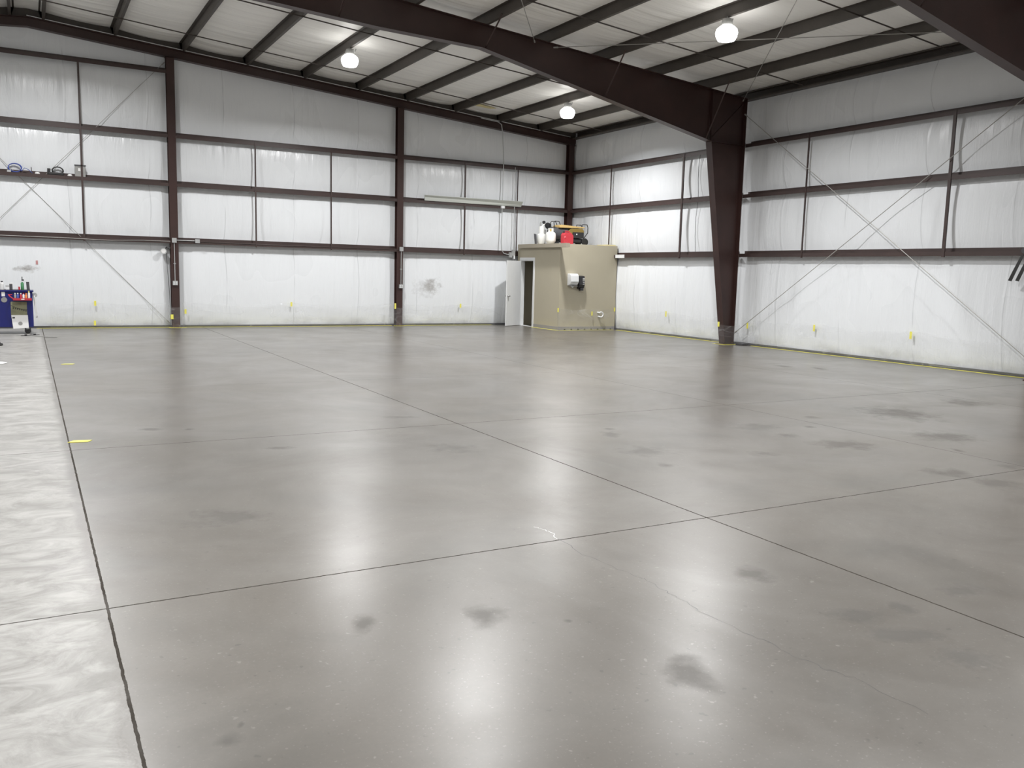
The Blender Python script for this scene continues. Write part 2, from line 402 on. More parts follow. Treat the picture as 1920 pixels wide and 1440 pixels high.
def roof(u, v):
    q = [XL] + PXa + [XW]; sag = 0
    for a, b in zip(q[:-1], q[1:]):
        if a <= u <= b:
            t = (u-a)/(b-a); sag = .05*math.sin(PI*t)**.8*(1+.35*cr(v*1.9, a)) ; break
    if abs(u+HW) < .35: sag = 0.01
    return (u, v, zroof(u) - sag)
us = frange(XL, -16, .38)[:-1] + frange(-16, -HW, .1)[:-1] + frange(-HW, XW, .12); us = sorted(set(us + PXa))
tag(MB().grid(roof, us, frange(YB, YW, .1)).build('ceiling', 'roof', smooth=True), kind='structure')
# steel angle at the foot of the walls
tag(MB().box(XL, XW-.05, .13, .19, 0, .05).build('baseboard_back', 'dgrey'), kind='structure')
tag(MB().box(.13, .19, -18, .1, 0, .05).build('baseboard_right', 'dgrey'), kind='structure')

# hairline cracks in the slab (surface marks of the floor)
FLO = bpy.data.objects['floor']
def ribbon(pts, w):
    m = MB(); P = [Vector((x, y, 0)) for x, y in pts]
    Q = []
    for a, b in zip(P[:-1], P[1:]):
        for k in range(5): 
            q = a.lerp(b, k/5); Q.append(q + Vector((random.uniform(-1, 1), random.uniform(-1, 1), 0))*.012)
    Q.append(P[-1]); n = len(Q)
    for i, q in enumerate(Q):
        t = (Q[min(i+1, n-1)]-Q[max(i-1, 0)]).normalized(); s_ = Vector((-t.y, t.x, 0))*w*random.uniform(.3, 1)
        m.v += [tuple(q-s_+Vector((0, 0, .0004))), tuple(q+s_+Vector((0, 0, .0004)))]
    m.f = [(2*i, 2*i+1, 2*i+3, 2*i+2) for i in range(n-1)]; return m
for pts, w_, mt in (([(-12.565,-19.10),(-12.53,-19.175),(-12.534,-19.274),(-12.562,-19.38)], .004, 'white'),
                    ([(-12.562,-19.40),(-12.582,-19.706),(-12.557,-19.94),(-12.53,-20.1),(-12.504,-20.18),(-12.527,-20.344),(-12.52,-20.47),(-12.545,-20.65)], .0022, 'dgrey'),
                    ([(-12.545,-20.65),(-12.53,-20.93),(-12.51,-21.08),(-12.509,-21.26),(-12.486,-21.38),(-12.45,-21.49),(-12.44,-21.82)], .0014, 'dgrey')):
    o = ribbon(pts, w_).build('crack', mt, FLO)

# ------------------------------------------------------------------ Z girts on the back and right wall
def zgirt(a, b, z, axis):
    # web horizontal, inner lip hanging, outer lip standing
    t = .006; m = MB()
    pr = [(0, 0), (.19, 0), (.19, .072), (.19-t, .072), (.19-t, t), (t, t), (t, -.078+t), (.012, -.078+t), (.012, -.078), (0, -.078)]
    pr = [(0, t), (0, -.078), (.014, -.078), (.014, -.072), (t, -.072), (t, 0), (.188, 0), (.188, .078), (.182, .078), (.182, t)]
    if axis == 'x': m.prism(pr, (a, 0, z), (b, 0, z), (0, 1, 0), (0, 0, 1))
    else: m.prism(pr, (0, a, z), (0, b, z), (1, 0, 0), (0, 0, 1))
    return m
RN = ['lowest', 'second', 'third', 'topmost']
bays_b = [(-18.1, -12.12, 'left bay of the back wall, under the ridge', 4), (-11.92, -5.95, 'middle bay of the back wall', 3), (-5.75, -.1, 'corner bay of the back wall, over the open door', 3)]
for a, b, txt, n in bays_b:
    for i in range(n):
        tag(zgirt(a, b, ROWS[i], 'x').build('wall_girt', 'girt'), f'{RN[i]} brown steel girt in the {txt}', 'girt', 'girts on the back wall')
bays_r = [(-7.5, .18, 'corner bay of the right wall, behind the beige room'), (-15.12, -7.7, 'cross-braced bay of the right wall')]
for a, b, txt in bays_r:
    for i in range(3):
        g = zgirt(a, b, ROWS[i], 'y')
        tag(g.build('wall_girt', 'girt'), f'{RN[i]} brown steel girt in the {txt}', 'girt', 'girts on the right wall')
# sag angles standing between the girts
def sag(x, z0, z1, axis, w, label):
    m = MB()
    pr = [(-w, 0), (w, 0), (w, .004), (-w+.004, .004), (-w+.004, .03), (-w, .03)]
    if axis == 'x': m.prism(pr, (x, -.012, z0), (x, -.012, z1), (1, 0, 0), (0, 1, 0))
    else: m.prism(pr, (-.012, x, z0), (-.012, x, z1), (0, 1, 0), (1, 0, 0))
    # keep clear of the girt lips
    tag(m.build('sag_strap', 'girt'), label, 'strap', 'sag straps between the girts')
GZ = ROWS[0]-.10; GT = ROWS[2]+.01
sag(-14.09, GZ, ROWS[3], 'x', .022, 'dark vertical sag strap left of the left column, reaching the topmost girt')
sag(-9.96, GZ, GT, 'x', .018, 'left vertical sag strap in the middle bay of the back wall')
sag(-7.90, GZ, GT, 'x', .014, 'right vertical sag strap in the middle bay of the back wall')
sag(-3.78, GZ, GT, 'x', .022, 'thick vertical sag strap crossing the long grey trough')
sag(-1.97, ROWS[0]-.08, GT, 'x', .011, 'thin vertical sag strap at the right end of the long trough')
sag(-2.17, GZ, GT, 'y', .011, 'thin vertical sag strap on the right wall beside the beige room')
sag(-5.45, GZ, GT, 'y', .030, 'thick vertical sag strap on the right wall left of the tapered column')
sag(-9.68, GZ, GT, 'y', .014, 'thin vertical sag strap on the right wall right of the tapered column')
sag(-13.17, GZ, GT, 'y', .030, 'thick vertical sag strap at the right of the cross-braced bay')

# ------------------------------------------------------------------ end-wall columns and rake rafter
def hsec(w, d, tf=.010, tw=.007):
    return [(-w/2, 0), (w/2, 0), (w/2, tf), (tw/2, tf), (tw/2, d-tf), (w/2, d-tf), (w/2, d), (-w/2, d), (-w/2, d-tf), (-tw/2, d-tf), (-tw/2, tf), (-w/2, tf)]
for x, lab in ((-12.02, 'left red-brown end-wall column, with the pendant outlet and yellow tape at its foot'),
               (-5.85, 'middle red-brown end-wall column between the back wall bays'),
               (-.02, 'red-brown corner column rising behind the beige room')):
    r = empty('end_wall_column', (x, .1, 0), lab, 'column', 'columns of the back wall')
    zt = 5.716+SL*(-x)
    MB().prism(hsec(.19, .19), (x, 0, 0), (x, 0, zt), (1, 0, 0), (0, 1, 0)).build('shaft', 'red', r)
    MB().box(x-.13, x+.13, -.02, .19, 0, .015).build('base_plate', 'red', r)
    MB().box(x-.11, x+.11, 0, .19, zt-.012, zt).build('cap_plate', 'red', r)
r = empty('rake_rafter', (-HW, .1, 0), 'dark red-brown sloping rafter along the top of the back wall', 'rafter')
for x0, x1 in ((XW-.02, -HW), (-HW, XL+.2)):
    m = MB(); A = (x0, .1, 0); 
    pr0 = [(-.095, 0), (.095, 0), (.095, .01), (.004, .01), (.004, .205), (.095, .205), (.095, .215), (-.095, .215), (-.095, .205), (-.004, .205), (-.004, .01), (-.095, .01)]
    b = len(m.v)
    for x in (x0, x1):
        zb = ztop(x)-.222
        m.v += [(x, .1+u, zb+v) for u, v in pr0]
    n = len(pr0); m.f += [(i, (i+1) % n, n+(i+1) % n, n+i) for i in range(n)] + [tuple(reversed(range(n))), tuple(range(n, 2*n))]
    m.build('beam', 'red', r)
m = MB()
for x0, x1 in ((XW-.02, -HW), (-HW, XL+.2)):
    m.v += []; b = len(m.v)
    for x in (x0, x1):
        zb = ztop(x); m.v += [(x, y, zb+q) for y, q in ((.12, .0), (.19, .0), (.19, .19), (.12, .19))]
    m.f += [tuple(b+i for i in q) for q in ((0,1,5,4),(1,2,6,5),(2,3,7,6),(3,0,4,7),(0,3,2,1),(4,5,6,7))]
m.build('rake_angle', 'purlin', r)
MB().tube([(-.1, -.005, ztop(-.1)+.012), (-HW, -.005, ztop(-HW)+.012)], .010, 6).build('edge_conduit', 'galv', r)

# ------------------------------------------------------------------ rigid frames
def frame(y, label):
    r = empty('rigid_frame', (-HW, y, 0), label, 'steel frame', 'tapered rigid frames')
    low = [(-1.10, 4.85), (-7.2, 6.09), (-9.45, 6.15), (-11.64, 6.28), (-HW, 6.55)]
    def mir(p): return (-2*HW-p[0], p[1])
    for sd, nm in ((0, ''), (1, '')):
        f = (lambda p: p) if sd == 0 else mir
        P = lambda *ps: [(f(p)[0], y, f(p)[1]) for p in ps]
        # column: tapering web + flanges
        c = MB().poly(P((-.30, .01), (-.02, .01), (-.02, 5.93), (-1.08, 6.02), (-1.08, 4.85)), .008)
        def strip(p, q, w=.2, t=.012):
            p, q = f(p), f(q); A = Vector((p[0], 0, p[1])); B = Vector((q[0], 0, q[1])); d = (B-A).normalized(); nn = Vector((-d.z, 0, d.x))*t/2
            b = len(c.v); 
            for s_ in (-w/2, w/2):
                for qn in (A-nn, A+nn, B+nn, B-nn): c.v.append((qn.x, y+s_, qn.z))
            c.f += [tuple(b+i for i in qq) for qq in ((0,1,2,3),(7,6,5,4),(0,4,5,1),(1,5,6,2),(2,6,7,3),(3,7,4,0))]
        strip((-.30, .01), (-1.08, 4.85)); strip((-.014, .01), (-.014, 5.93))
        c.build('column', 'red', r)
        ra = MB().poly(P(*([(-1.08, 6.02)] + [(-HW, ztop(-HW)-.012)] + low[::-1])), .008); c = ra
        for p, q in zip(low[:-1], low[1:]): strip(p, q)
        strip((-.02, ztop(-.02)-.008), (-HW, ztop(-HW)-.008))
        ra.build('rafter', 'red', r)
        c = MB(); strip((-1.08, 4.85), (-1.08, 6.01), .16); strip((-1.08, 4.87), (-.03, 5.85), .05); strip((-1.10, 4.84), (-.03, 4.84), .16)
        c.build('knee_stiffener', 'red', r)
        c = MB(); strip((-1.08, 4.85), (-1.08, 4.85)); c = None
        x0, x1 = sorted((f((-.40, 0))[0], f((.0, 0))[0]))
        MB().box(x0, x1, y-.13, y+.13, 0, .018).build('base_plate', 'red', r)
        for xx, zb in ((-1.218, 4.89), (-4.16, 5.49), (-7.12, 6.09), (-10.16, 6.2), (-13.29, 6.42)):
            X_ = f((xx, 0))[0]
            for sy in (-1, 1):
                MB().tube([(X_, y+sy*.06, zb+.01), (X_, y+sy*.75, ztop(X_)+.04)], .019, 4).build('flange_brace', 'red', r)
    return r
frame(-7.6, 'nearer-to-corner tapered red-brown frame whose column stands left of the cross bracing')
frame(-15.28, 'red-brown frame overhead at the top right corner of the view')

# ------------------------------------------------------------------ purlins, eave strut, roof straps
def purlin(x, label, group):
    z = ztop(x); s = 1 if x > -HW else -1
    pr = [(0, 0), (.065, 0), (.065, .02), (.059, .02), (.059, .006), (.006, .006), (.006, .197), (-.065, .197), (-.065, .203), (0, .203)]
    pr = [(u*s, v) for u, v in pr]
    o = MB().prism(pr, (x, .11, z), (x, -22.8, z), (1, 0, 0), (0, 0, 1)).build('roof_purlin', 'purlin')
    tag(o, label, 'purlin', group)
for i, x in enumerate(PX):
    lab = f'{ordn(i)} grey-brown roof purlin counted from the right eave' if i < 9 else 'grey-brown roof purlin just right of the ridge'
    purlin(-x, lab, 'purlins of the right roof slope')
for i, x in enumerate(PX[::-1][:4]):
    lab = ['grey-brown roof purlin just left of the ridge', 'second grey-brown purlin left of the ridge', 'third grey-brown purlin left of the ridge', 'fourth grey-brown purlin left of the ridge'][i]
    purlin(-(2*HW-x), lab, 'purlins of the left roof slope')
m = MB().prism([(0, 0), (.18, 0), (.18, .2), (0, .2), (0, .175), (.02, .175), (.02, .19), (.17, .19), (.17, .01), (.02, .01), (.02, .03), (0, .03)], (-.005, .0, 5.905), (-.005, -22.8, 5.905), (1, 0, 0), (0, 0, 1))
tag(m.build('eave_strut', 'purlin'), 'dark eave strut along the top of the right wall', 'eave strut')
STR = [(-1.73, 'roof sag strap line close to the back wall'), (-5.2, 'roof sag strap line just behind the nearer frame rafter'),
       (-9.47, 'roof sag strap line over the cross-braced bay, nearer the tapered column'), (-13.06, 'roof sag strap line beside the frame at top right')]
for y, lab in STR:
    m = MB(); 
    for x0, x1 in ((-.1, -HW), (-HW, -21)):
        m.prism([(-.013, -.022), (-.009, -.022), (-.009, 0), (.013, 0), (.013, .004), (-.013, .004)], (x0, y, ztop(x0)-.006), (x1, y, ztop(x1)-.006), (0, 1, 0), (0, 0, 1))
    tag(m.build('roof_strap', 'purlin'), lab, 'strap', 'sag straps under the roof')

# ------------------------------------------------------------------ brace rods
def rod(a, b, lab, r=.0075, grp='brace rods'):
    r_ = empty('brace_rod', a, lab, 'brace rod', grp)
    A, B = Vector(a), Vector(b); d = (B-A).normalized()
    MB().tube([a, b], r, 6).build('rod', 'rod', r_)
    for P, s in ((A, 1), (B, -1)):
        MB().tube([tuple(P), tuple(P+d*s*.10)], .017, 6).build('end_nut', 'rod', r_)
rod((-.06, -7.76, .28), (-.06, -15.05, 5.25), 'thin steel brace rod rising right from the foot of the tapered column')
rod((-.085, -7.71, 5.56), (-.085, -15.08, .30), 'thin steel brace rod falling right from the top of the tapered column')
rod((-12.14, .10, 6.62), (-18.2, .10, -.0+.05), 'thin brace rod falling left from the top of the left end-wall column', .006)
rod((-12.16, .13, .10), (-18.2, .13, 6.55), 'thin brace rod rising left from the foot of the left end-wall column', .006)
def zr(x): return ztop(x)-.09
rod((-.16, -7.70, zr(-.16)), (-5.7, -15.1, zr(-5.7)), 'thin roof brace rod running from the column knee up toward the ridge')
rod((-5.54, -7.70, zr(-5.54)), (-.3, -15.1, zr(-.3)), 'thin roof brace rod crossing just below the brightest lamp')
rod((-6.00, -7.70, zr(-6.0)), (-11.5, -15.1, zr(-11.5)), 'thin roof brace rod above the middle of the nearer rafter')

# ------------------------------------------------------------------ high-bay lamps
MT['glow'] = emit('lit_prismatic_lens', (1, .985, .95), GLOBE_GLOW)
LAMP0 = (-2.66, -3.8, 5.93)
def make_lamp(loc, label):
    x, y, z = loc
    r = empty('high_bay_lamp', loc, label, 'lamp', 'high-bay lamps under the purlins')
    MB().lathe([(.0, .0), (.152, -.0), (.185, .06), (.20, .13), (.185, .19), (.13, .24), (.085, .26), (0, .262)][::-1], (x, y, z-.18), 24).build('lens', 'glow', r, True)
    MB().lathe([(.095, .085), (.10, .12), (.085, .19), (.03, .21), (0, .21)], (x, y, z), 20).build('ballast_housing', 'grey', r, True)
    MB().tube([(x, y, z+.2), (x, y, z+.235)], .012, 6).tube([(x+.02, y, z+.2), (x+.10, y+.02, z+.21), (x+.13, y+.03, z+.15), (x+.16, y+.03, z+.23)], .012, 6).build('hanger', 'grey', r)
    ld = bpy.data.lights.new('lamp_light', 'AREA'); ld.shape = 'DISK'; ld.size = .30; ld.spread = math.radians(158); ld.energy = LAMP_WATTS; ld.color = (1, 1, 1)
    lo = bpy.data.objects.new('lamp_light', ld); lo.location = (0, 0, -.186); COL.objects.link(lo); lo.parent = r
    return r
lamp = make_lamp(LAMP0, 'smallest lit lamp, hanging near the far corner')
for loc, lab in (((-8.65, -3.8, 6.44), 'lit lamp left of the long rafter, over the middle bay'),
                 ((-4.16, -11.4, 6.06), 'brightest lit lamp, above the tapered column'),
                 ((-8.65, -10.85, 6.44), 'lamp above the top edge of the view, reflected at bottom centre of the floor'),
                 ((-14.81, -3.8, 6.96), 'lamp under the ridge near the back wall, reflected at the left of the floor'),
                 ((-14.81, -11.4, 6.96), 'unseen lamp added under the ridge in the second bay'),  # from here on: unseen lamps, added to light the hall
                 ((-21.6, -3.8, 6.44), 'unseen lamp added under the left roof slope near the back wall'),
                 ((-21.6, -11.4, 6.44), 'unseen lamp added under the left roof slope in the second bay'),
                 ((-2.66, -19.0, 5.93), 'unseen lamp added near the right wall in the third bay'),
                 ((-8.65, -19.0, 6.44), 'unseen lamp added under the right slope in the third bay'),
                 ((-14.81, -19.0, 6.96), 'unseen lamp added under the ridge in the third bay'),
                 ((-21.6, -19.0, 6.44), 'unseen lamp added under the left slope in the third bay'),
                 ((-8.65, -26.6, 6.44), 'unseen lamp added under the right slope behind the viewer'),
                 ((-21.6, -26.6, 6.44), 'unseen lamp added under the left slope behind the viewer')):
    copy_thing(lamp, loc, lab)

# ------------------------------------------------------------------ beige corner room
XA, YF, ZT = -1.90, -2.47, 2.50
R = empty('corner_room', (-.9, -1.2, 0), 'beige painted walk-in room built into the far corner with its door standing open', 'small room')
T = .11; yo0, yo1, zo = -.98, -.24, 2.02
MB().box(XA, .12, YF, YF+T, 0, ZT).build('front_wall', 'beige', R)
m = MB().box(XA, XA+T, yo1, .0, 0, ZT).box(XA, XA+T, YF+T, yo0, 0, ZT).box(XA, XA+T, yo0, yo1, zo, ZT); m.build('side_wall', 'beige', R)
MB().box(XA+T, .12, YF+T, .0, ZT-.09, ZT-.01).build('roof_deck', 'beige_d', R)
MB().box(.10, .14, YF+T, 0, 0, ZT-.09).build('inner_wall', 'beige', R)
MB().box(XA+T, .10, -.04, 0, 0, ZT-.09).build('rear_inner_wall', 'beige', R)
m = MB(); m.box(-2.02, -1.885, -2.95, -.2, 2.392, 2.505); m.build('roof_ledge', 'beige_d', R)
tw = .085
m = MB().box(XA-.016, XA, yo0-tw, yo0, 0, zo+tw).box(XA-.016, XA, yo1, yo1+tw, 0, zo+tw).box(XA-.016, XA, yo0, yo1, zo, zo+tw)
m.box(XA, XA+T, yo0-.0, yo0+.018, 0, zo).box(XA, XA+T, yo1-.018, yo1, 0, zo).box(XA, XA+T, yo0+.018, yo1-.018, zo-.018, zo); m.build('door_frame', 'white', R)
MB().box(XA-.01, XA+T, yo0+.018, yo1-.018, 0, .014).build('threshold', 'white', R)
H = Vector((XA-.035, yo1-.01, 0)); E_ = Vector((-2.62, -.60, 0)); d = (E_-H).normalized(); nrm = Vector((-d.y, d.x, 0))
m = MB(); 
for t0, t1, z0, z1 in ((0, .76, .012, 2.0),):
    pts = [H+d*t0-nrm*.02, H+d*t1-nrm*.02, H+d*t1+nrm*.02, H+d*t0+nrm*.02]; b = len(m.v)
    for z in (z0, z1): m.v += [(p.x, p.y, z) for p in pts]
    m.f += [tuple(b+i for i in q) for q in ((3,2,1,0),(4,5,6,7),(0,1,5,4),(1,2,6,5),(2,3,7,6),(3,0,4,7))]
DR = m.build('door_leaf', 'white', R, bevel=.002)
K = H+d*.70
for s in (-1, 1):
    c = K+nrm*s*.02; e = nrm*s
    MB().tube([(c.x, c.y, .92), (c.x+e.x*.012, c.y+e.y*.012, .92), (c.x+e.x*.013, c.y+e.y*.013, .92), (c.x+e.x*.04, c.y+e.y*.04, .92), (c.x+e.x*.045, c.y+e.y*.045, .92), (c.x+e.x*.075, c.y+e.y*.075, .92)], [.032, .032, .012, .012, .028, .022], 14).build('door_knob', 'chrome', DR, True)
for z in (.25, 1.02, 1.8): MB().tube([(H.x, H.y+.028, z-.045), (H.x, H.y+.028, z+.045)], .008, 8).build('hinge', 'galv', DR)
m = MB().box(XA-.008, .12, YF-.008, YF, .0, .10).box(XA-.008, XA, YF, yo0-tw, 0, .10); m.build('skirting', 'skirt', R)
for k in range(8):      # row of black spots low along the skirting
    x = -1.70+k*.235
    MB().box(x, x+.05, YF-.014, YF-.008, .008, .035).build('skirting_spot', 'black', R)
tag(MB().box(-.24, .10, -2.40, -1.9, ZT, ZT+.035).build('board', 'board'), 'pale yellow board lying on the right end of the beige room', 'board')
# things on the front wall
r = empty('towel_dispenser', (-1.50, YF, 1.45), 'white paper towel dispenser on the front of the beige room', 'dispenser')
MB().poly([(-1.50, YF-.005, 1.30), (-1.50, YF-.16, 1.33), (-1.50, YF-.22, 1.42), (-1.50, YF-.21, 1.60), (-1.50, YF-.14, 1.65), (-1.50, YF-.005, 1.65)], .27, 0).build('cover', 'white', r, bevel=.015)
MB().box(-1.62, -1.38, YF-.19, YF-.05, 1.285, 1.305).build('paper_slot', 'grey', r)
MB().box(-1.60, -1.40, YF-.224, YF-.21, 1.40, 1.41).build('push_bar', 'grey', r)
MB().poly([(-1.55, YF-.10, 1.29), (-1.45, YF-.10, 1.29), (-1.49, YF-.10, 1.235), (-1.52, YF-.10, 1.235)], .004).build('paper', 'paper', r)
r = empty('soap_dispenser', (-1.19, YF, 1.35), 'black soap dispenser right of the white towel dispenser', 'dispenser')
MB().poly([(-1.20, YF-.005, 1.20), (-1.20, YF-.11, 1.24), (-1.20, YF-.15, 1.34), (-1.20, YF-.13, 1.58), (-1.20, YF-.005, 1.60)], .19, 0).build('body', 'black', r, bevel=.012)
MB().box(-1.25, -1.15, YF-.14, YF-.04, 1.165, 1.24).build('push_lever', 'black', r)
MB().box(-1.185, -1.115, YF-.143, YF-.136, 1.43, 1.53).build('sight_window', 'grey', r)
for k, (a, b) in enumerate(((1.505, 1.52), (1.47, 1.48), (1.40, 1.41), (1.37, 1.378), (1.34, 1.348))):
    MB().box(-1.18+.01*(k % 2), -1.125, YF-.158, YF-.151, a, b).build('printed_mark', 'paper', r)
pts = [(-.52, YF, .52), (-.52, YF-.07, .52)] + [(-.46+.075*math.cos(a), YF-.10, .46+.075*math.sin(a)) for a in [PI*.75-k*PI/8 for k in range(11)]] + [(-.49, YF-.05, .40), (-.49, YF, .40)]
r = MB().tube(pts, .02, 10).build('pipe_loop', 'white', smooth=True)
tag(r, 'looped white plastic pipe low on the front of the beige room', 'pipe')
# ------------------------------------------------------------------ things on the room's roof
def propane(x, y, z, R_, Hh, lab):
    r = empty('propane_tank', (x, y, z), lab, 'gas tank')
    MB().lathe([(0, .035), (R_*.75, .04), (R_*.97, .09), (R_, .12), (R_, Hh*.58), (R_*.93, Hh*.68), (R_*.7, Hh*.76), (R_*.3, Hh*.79), (0, Hh*.79)], (x, y, z), 28).build('vessel', 'tank', r, True)
    MB().lathe([(R_*.62, 0), (R_*.66, 0), (R_*.66, .06), (R_*.62, .06)], (x, y, z), 24).build('foot_ring', 'tank', r, True)
    m = MB()
    for k in range(20):
        a0, a1 = 2*PI*k/24, 2*PI*(k+1)/24
        if 3 <= k % 12 <= 4:
            zz = [(Hh*.75, Hh*.84), (Hh*.95, Hh)]
        else: zz = [(Hh*.75, Hh)]
        for z0, z1 in zz:
            q = [(x+rr*math.cos(a-1.8), y+rr*math.sin(a-1.8)) for rr, a in ((R_*.50, a0), (R_*.50, a1), (R_*.54, a1), (R_*.54, a0))]; b = len(m.v)
            for h in (z0, z1): m.v += [(u, v, z+h) for u, v in q]
            m.f += [tuple(b+i for i in q_) for q_ in ((3,2,1,0),(4,5,6,7),(0,1,5,4),(1,2,6,5),(2,3,7,6),(3,0,4,7))]
    m.build('collar', 'tank', r)
    MB().tube([(x, y, z+Hh*.78), (x, y, z+Hh*.95)], .018, 8).tube([(x-.04, y, z+Hh*.9), (x+.04, y, z+Hh*.9)], .012, 8).build('valve', 'brass', r)
    return r
propane(-1.72, -1.62, ZT, .155, .47, 'squat white propane tank beside the red fuel can')
r = empty('propane_tank', (-1.74, -1.12, ZT), 'tall white gas cylinder carrying a black heater head, leftmost on the beige room', 'gas tank')
x, y = -1.74, -1.12
MB().lathe([(0, .0), (.10, 0), (.105, .03), (.13, .07), (.135, .26), (.12, .30), (.085, .325), (.082, .50), (.07, .54), (0, .55)], (x, y, ZT), 26).build('vessel', 'tank', r, True)
MB().tube([(x+.02, y, ZT+.53), (x+.07, y-.02, ZT+.60), (x+.09, y-.02, ZT+.66)], .028, 8).build('neck', 'tank', r)
MB().tube([(x-.04, y, ZT+.52), (x-.03, y, ZT+.66)], .022, 8).build('spout', 'grey', r)
MB().lathe([(0, -.03), (.085, -.02), (.095, .03), (.05, .05), (0, .05)], (x+.19, y-.06, ZT+.57), 16, 'y').build('burner_head', 'black', r, True)
MB().lathe([(0, -.02), (.045, -.02), (.045, .03), (0, .03)], (x+.06, y-.03, ZT+.665), 12, 'y').build('control_knob', 'black', r, True)
MB().tube([(x+.10, y, ZT+.62), (x+.16, y-.03, ZT+.52), (x+.24, y, ZT+.44), (x+.16, y+.02, ZT+.30)], .012, 6).build('gas_hose', 'rubber', r, True)
MB().tube([(x+.12, y+.05, ZT+.02), (x+.13, y+.04, ZT+.45)], .05, 8).build('guard', 'grey', r, True)
m = MB().poly([(-1.95, -1.12, ZT+.006), (-1.90, -1.12, ZT+.006), (-1.93, -1.12, ZT+.30), (-1.99, -1.12, ZT+.31)], .05)
tag(m.build('board', 'dgrey'), 'small dark offcut propped left of the tall gas cylinder', 'board')
# red can
cx, cy = -1.33, -1.92
r = empty('fuel_can', (cx, cy, ZT), 'red plastic fuel can between the white tank and the heater', 'fuel can')
prof = [(-.165, .012), (-.15, 0), (.15, 0), (.165, .012), (.165, .26), (.15, .285), (.075, .345), (.06, .352), (-.10, .352), (-.125, .34), (-.165, .27)]
MB().poly([(cx+u, cy, ZT+v) for u, v in prof], .19).build('body', 'redp', r, bevel=.012)
MB().tube([(cx-.085, cy, ZT+.345), (cx-.07, cy, ZT+.39), (cx+.05, cy, ZT+.385), (cx+.11, cy, ZT+.315)], .017, 8).build('handle', 'redp', r, True)
MB().tube([(cx-.125, cy-.06, ZT+.28), (cx-.135, cy-.10, ZT+.20), (cx-.12, cy-.06, ZT+.10)], .016, 8).build('side_grip', 'redp', r, True)
MB().lathe([(.0, .0), (.035, 0), (.035, .035), (0, .035)], (cx-.11, cy, ZT+.345), 16).build('cap', 'black', r, True)
# torpedo heater
r = empty('torpedo_heater', (-.92, -1.32, ZT), 'large black and yellow wheeled torpedo heater behind the red fuel can', 'heater')
y = -1.32; HX = -.365
MB(HX).lathe([(.19, .0), (.20, .02), (.20, .55), (.165, .60), (.155, .60), (.155, .02)], (-1.20, y, ZT+.33), 28, 'x').build('barrel', 'dgrey', r, True)
MB(HX).box(-.93, -.02, y-.16, y+.16, ZT+.08, ZT+.21).build('fuel_tank', 'black', r, bevel=.03)
MB(HX).poly([(-.98, y, ZT+.565), (-.91, y, ZT+.60), (-.10, y, ZT+.56), (-.06, y, ZT+.53), (-.98, y, ZT+.51)], .40).build('top_shell', 'tan', r, bevel=.006)
MB(HX).poly([(-.62, y, ZT+.34), (-.10, y, ZT+.34), (-.08, y, ZT+.44), (-.14, y, ZT+.51), (-.55, y, ZT+.50), (-.66, y, ZT+.42)], .36).build('body_shell', 'olive', r, bevel=.01)
MB(HX).box(-.50, -.10, y-.20, y+.12, ZT+.22, ZT+.40).build('control_panel', 'black', r, bevel=.01)
MB(HX).lathe([(0, 0), (.022, 0), (.022, .012), (0, .012)], (-.37, y-.214, ZT+.335), 14, 'y').build('gauge', 'paper', r)
for sy in (-.21, .17):
    MB(HX).lathe([(.055, 0), (.105, .0), (.115, .02), (.105, .045), (.055, .045)], (-.05, y+sy, ZT+.115), 26, 'y').build('wheel', 'rubber', r, True)
    MB(HX).lathe([(0, .004), (.062, .0), (.062, .04), (0, .036)], (-.05, y+sy, ZT+.115), 18, 'y').build('wheel_hub', 'brass', r, True)
MB(HX).box(-.98, -.94, y-.12, y+.12, ZT, ZT+.10).build('front_foot', 'black', r)
for sy in (-.16, .16):
    MB(HX).tube([(-.10, y+sy, ZT+.20), (.06, y+sy, ZT+.40), (.06, y+sy, ZT+.55), (.03, y+sy, ZT+.64), (-.14, y+sy, ZT+.64), (-.16, y+sy, ZT+.53)], .013, 8).build('rear_handle', 'black', r, True)
    MB(HX).tube([(-1.10, y+sy*.6, ZT+.50), (-1.13, y+sy*.6, ZT+.66), (-1.09, y+sy*.6, ZT+.70), (-.95, y+sy*.6, ZT+.70), (-.90, y+sy*.6, ZT+.60)], .013, 8).build('front_handle', 'black', r, True)

# ------------------------------------------------------------------ fittings on the back wall
r = empty('metal_trough', (-3.49, -.03, 3.66), 'long pale grey sheet-metal trough lying along the second girt of the corner bay', 'trough')
for x0, x1, tl in ((-5.10, -3.79, 0), (-3.79, -1.86, .055)):
    m = MB()
    for x, q in ((x0, 0 if tl == 0 else .012), (x1, .012 if tl == 0 else .09)):
        z = 3.665; m.v += [(x, -.025-q*.2, z), (x, -.025-q*.6, z+.10-q*.5), (x, -.075-q, z+.150), (x, -.073-q, z+.158), (x, -.0, z+.158), (x, .0, z+.0)]
    m.f += [(i, (i+1) % 6, 6+(i+1) % 6, 6+i) for i in range(6)] + [tuple(reversed(range(6))), tuple(range(6, 12))]
    m.build('trough_section', 'trough', r)
r = empty('conduit', (-2.5, -.03, 3.0), 'white vertical electrical conduit dropping from the rafter to the box by the beige room', 'conduit')
MB().tube([(-3.3, -.012, ztop(-3.3)-.02), (-2.72, -.012, ztop(-2.72)-.02), (-2.60, -.015, ztop(-2.6)-.08), (-2.56, -.02, 5.85), (-2.50, -.02, 5.0), (-2.52, -.02, 2.55), (-2.50, -.02, 2.33), (-2.42, -.02, 2.22), (-2.28, -.02, 2.19), (-2.15, -.02, 2.19)], .014, 8).build('pipe', 'galv', r, True)
MB().box(-2.56, -2.44, -.06, .0, 3.585, 3.66).build('junction_box', 'white', r)
r = empty('switch_box', (-2.13, -.03, 2.2), 'grey electrical box at the top left of the beige room door', 'electrical box')
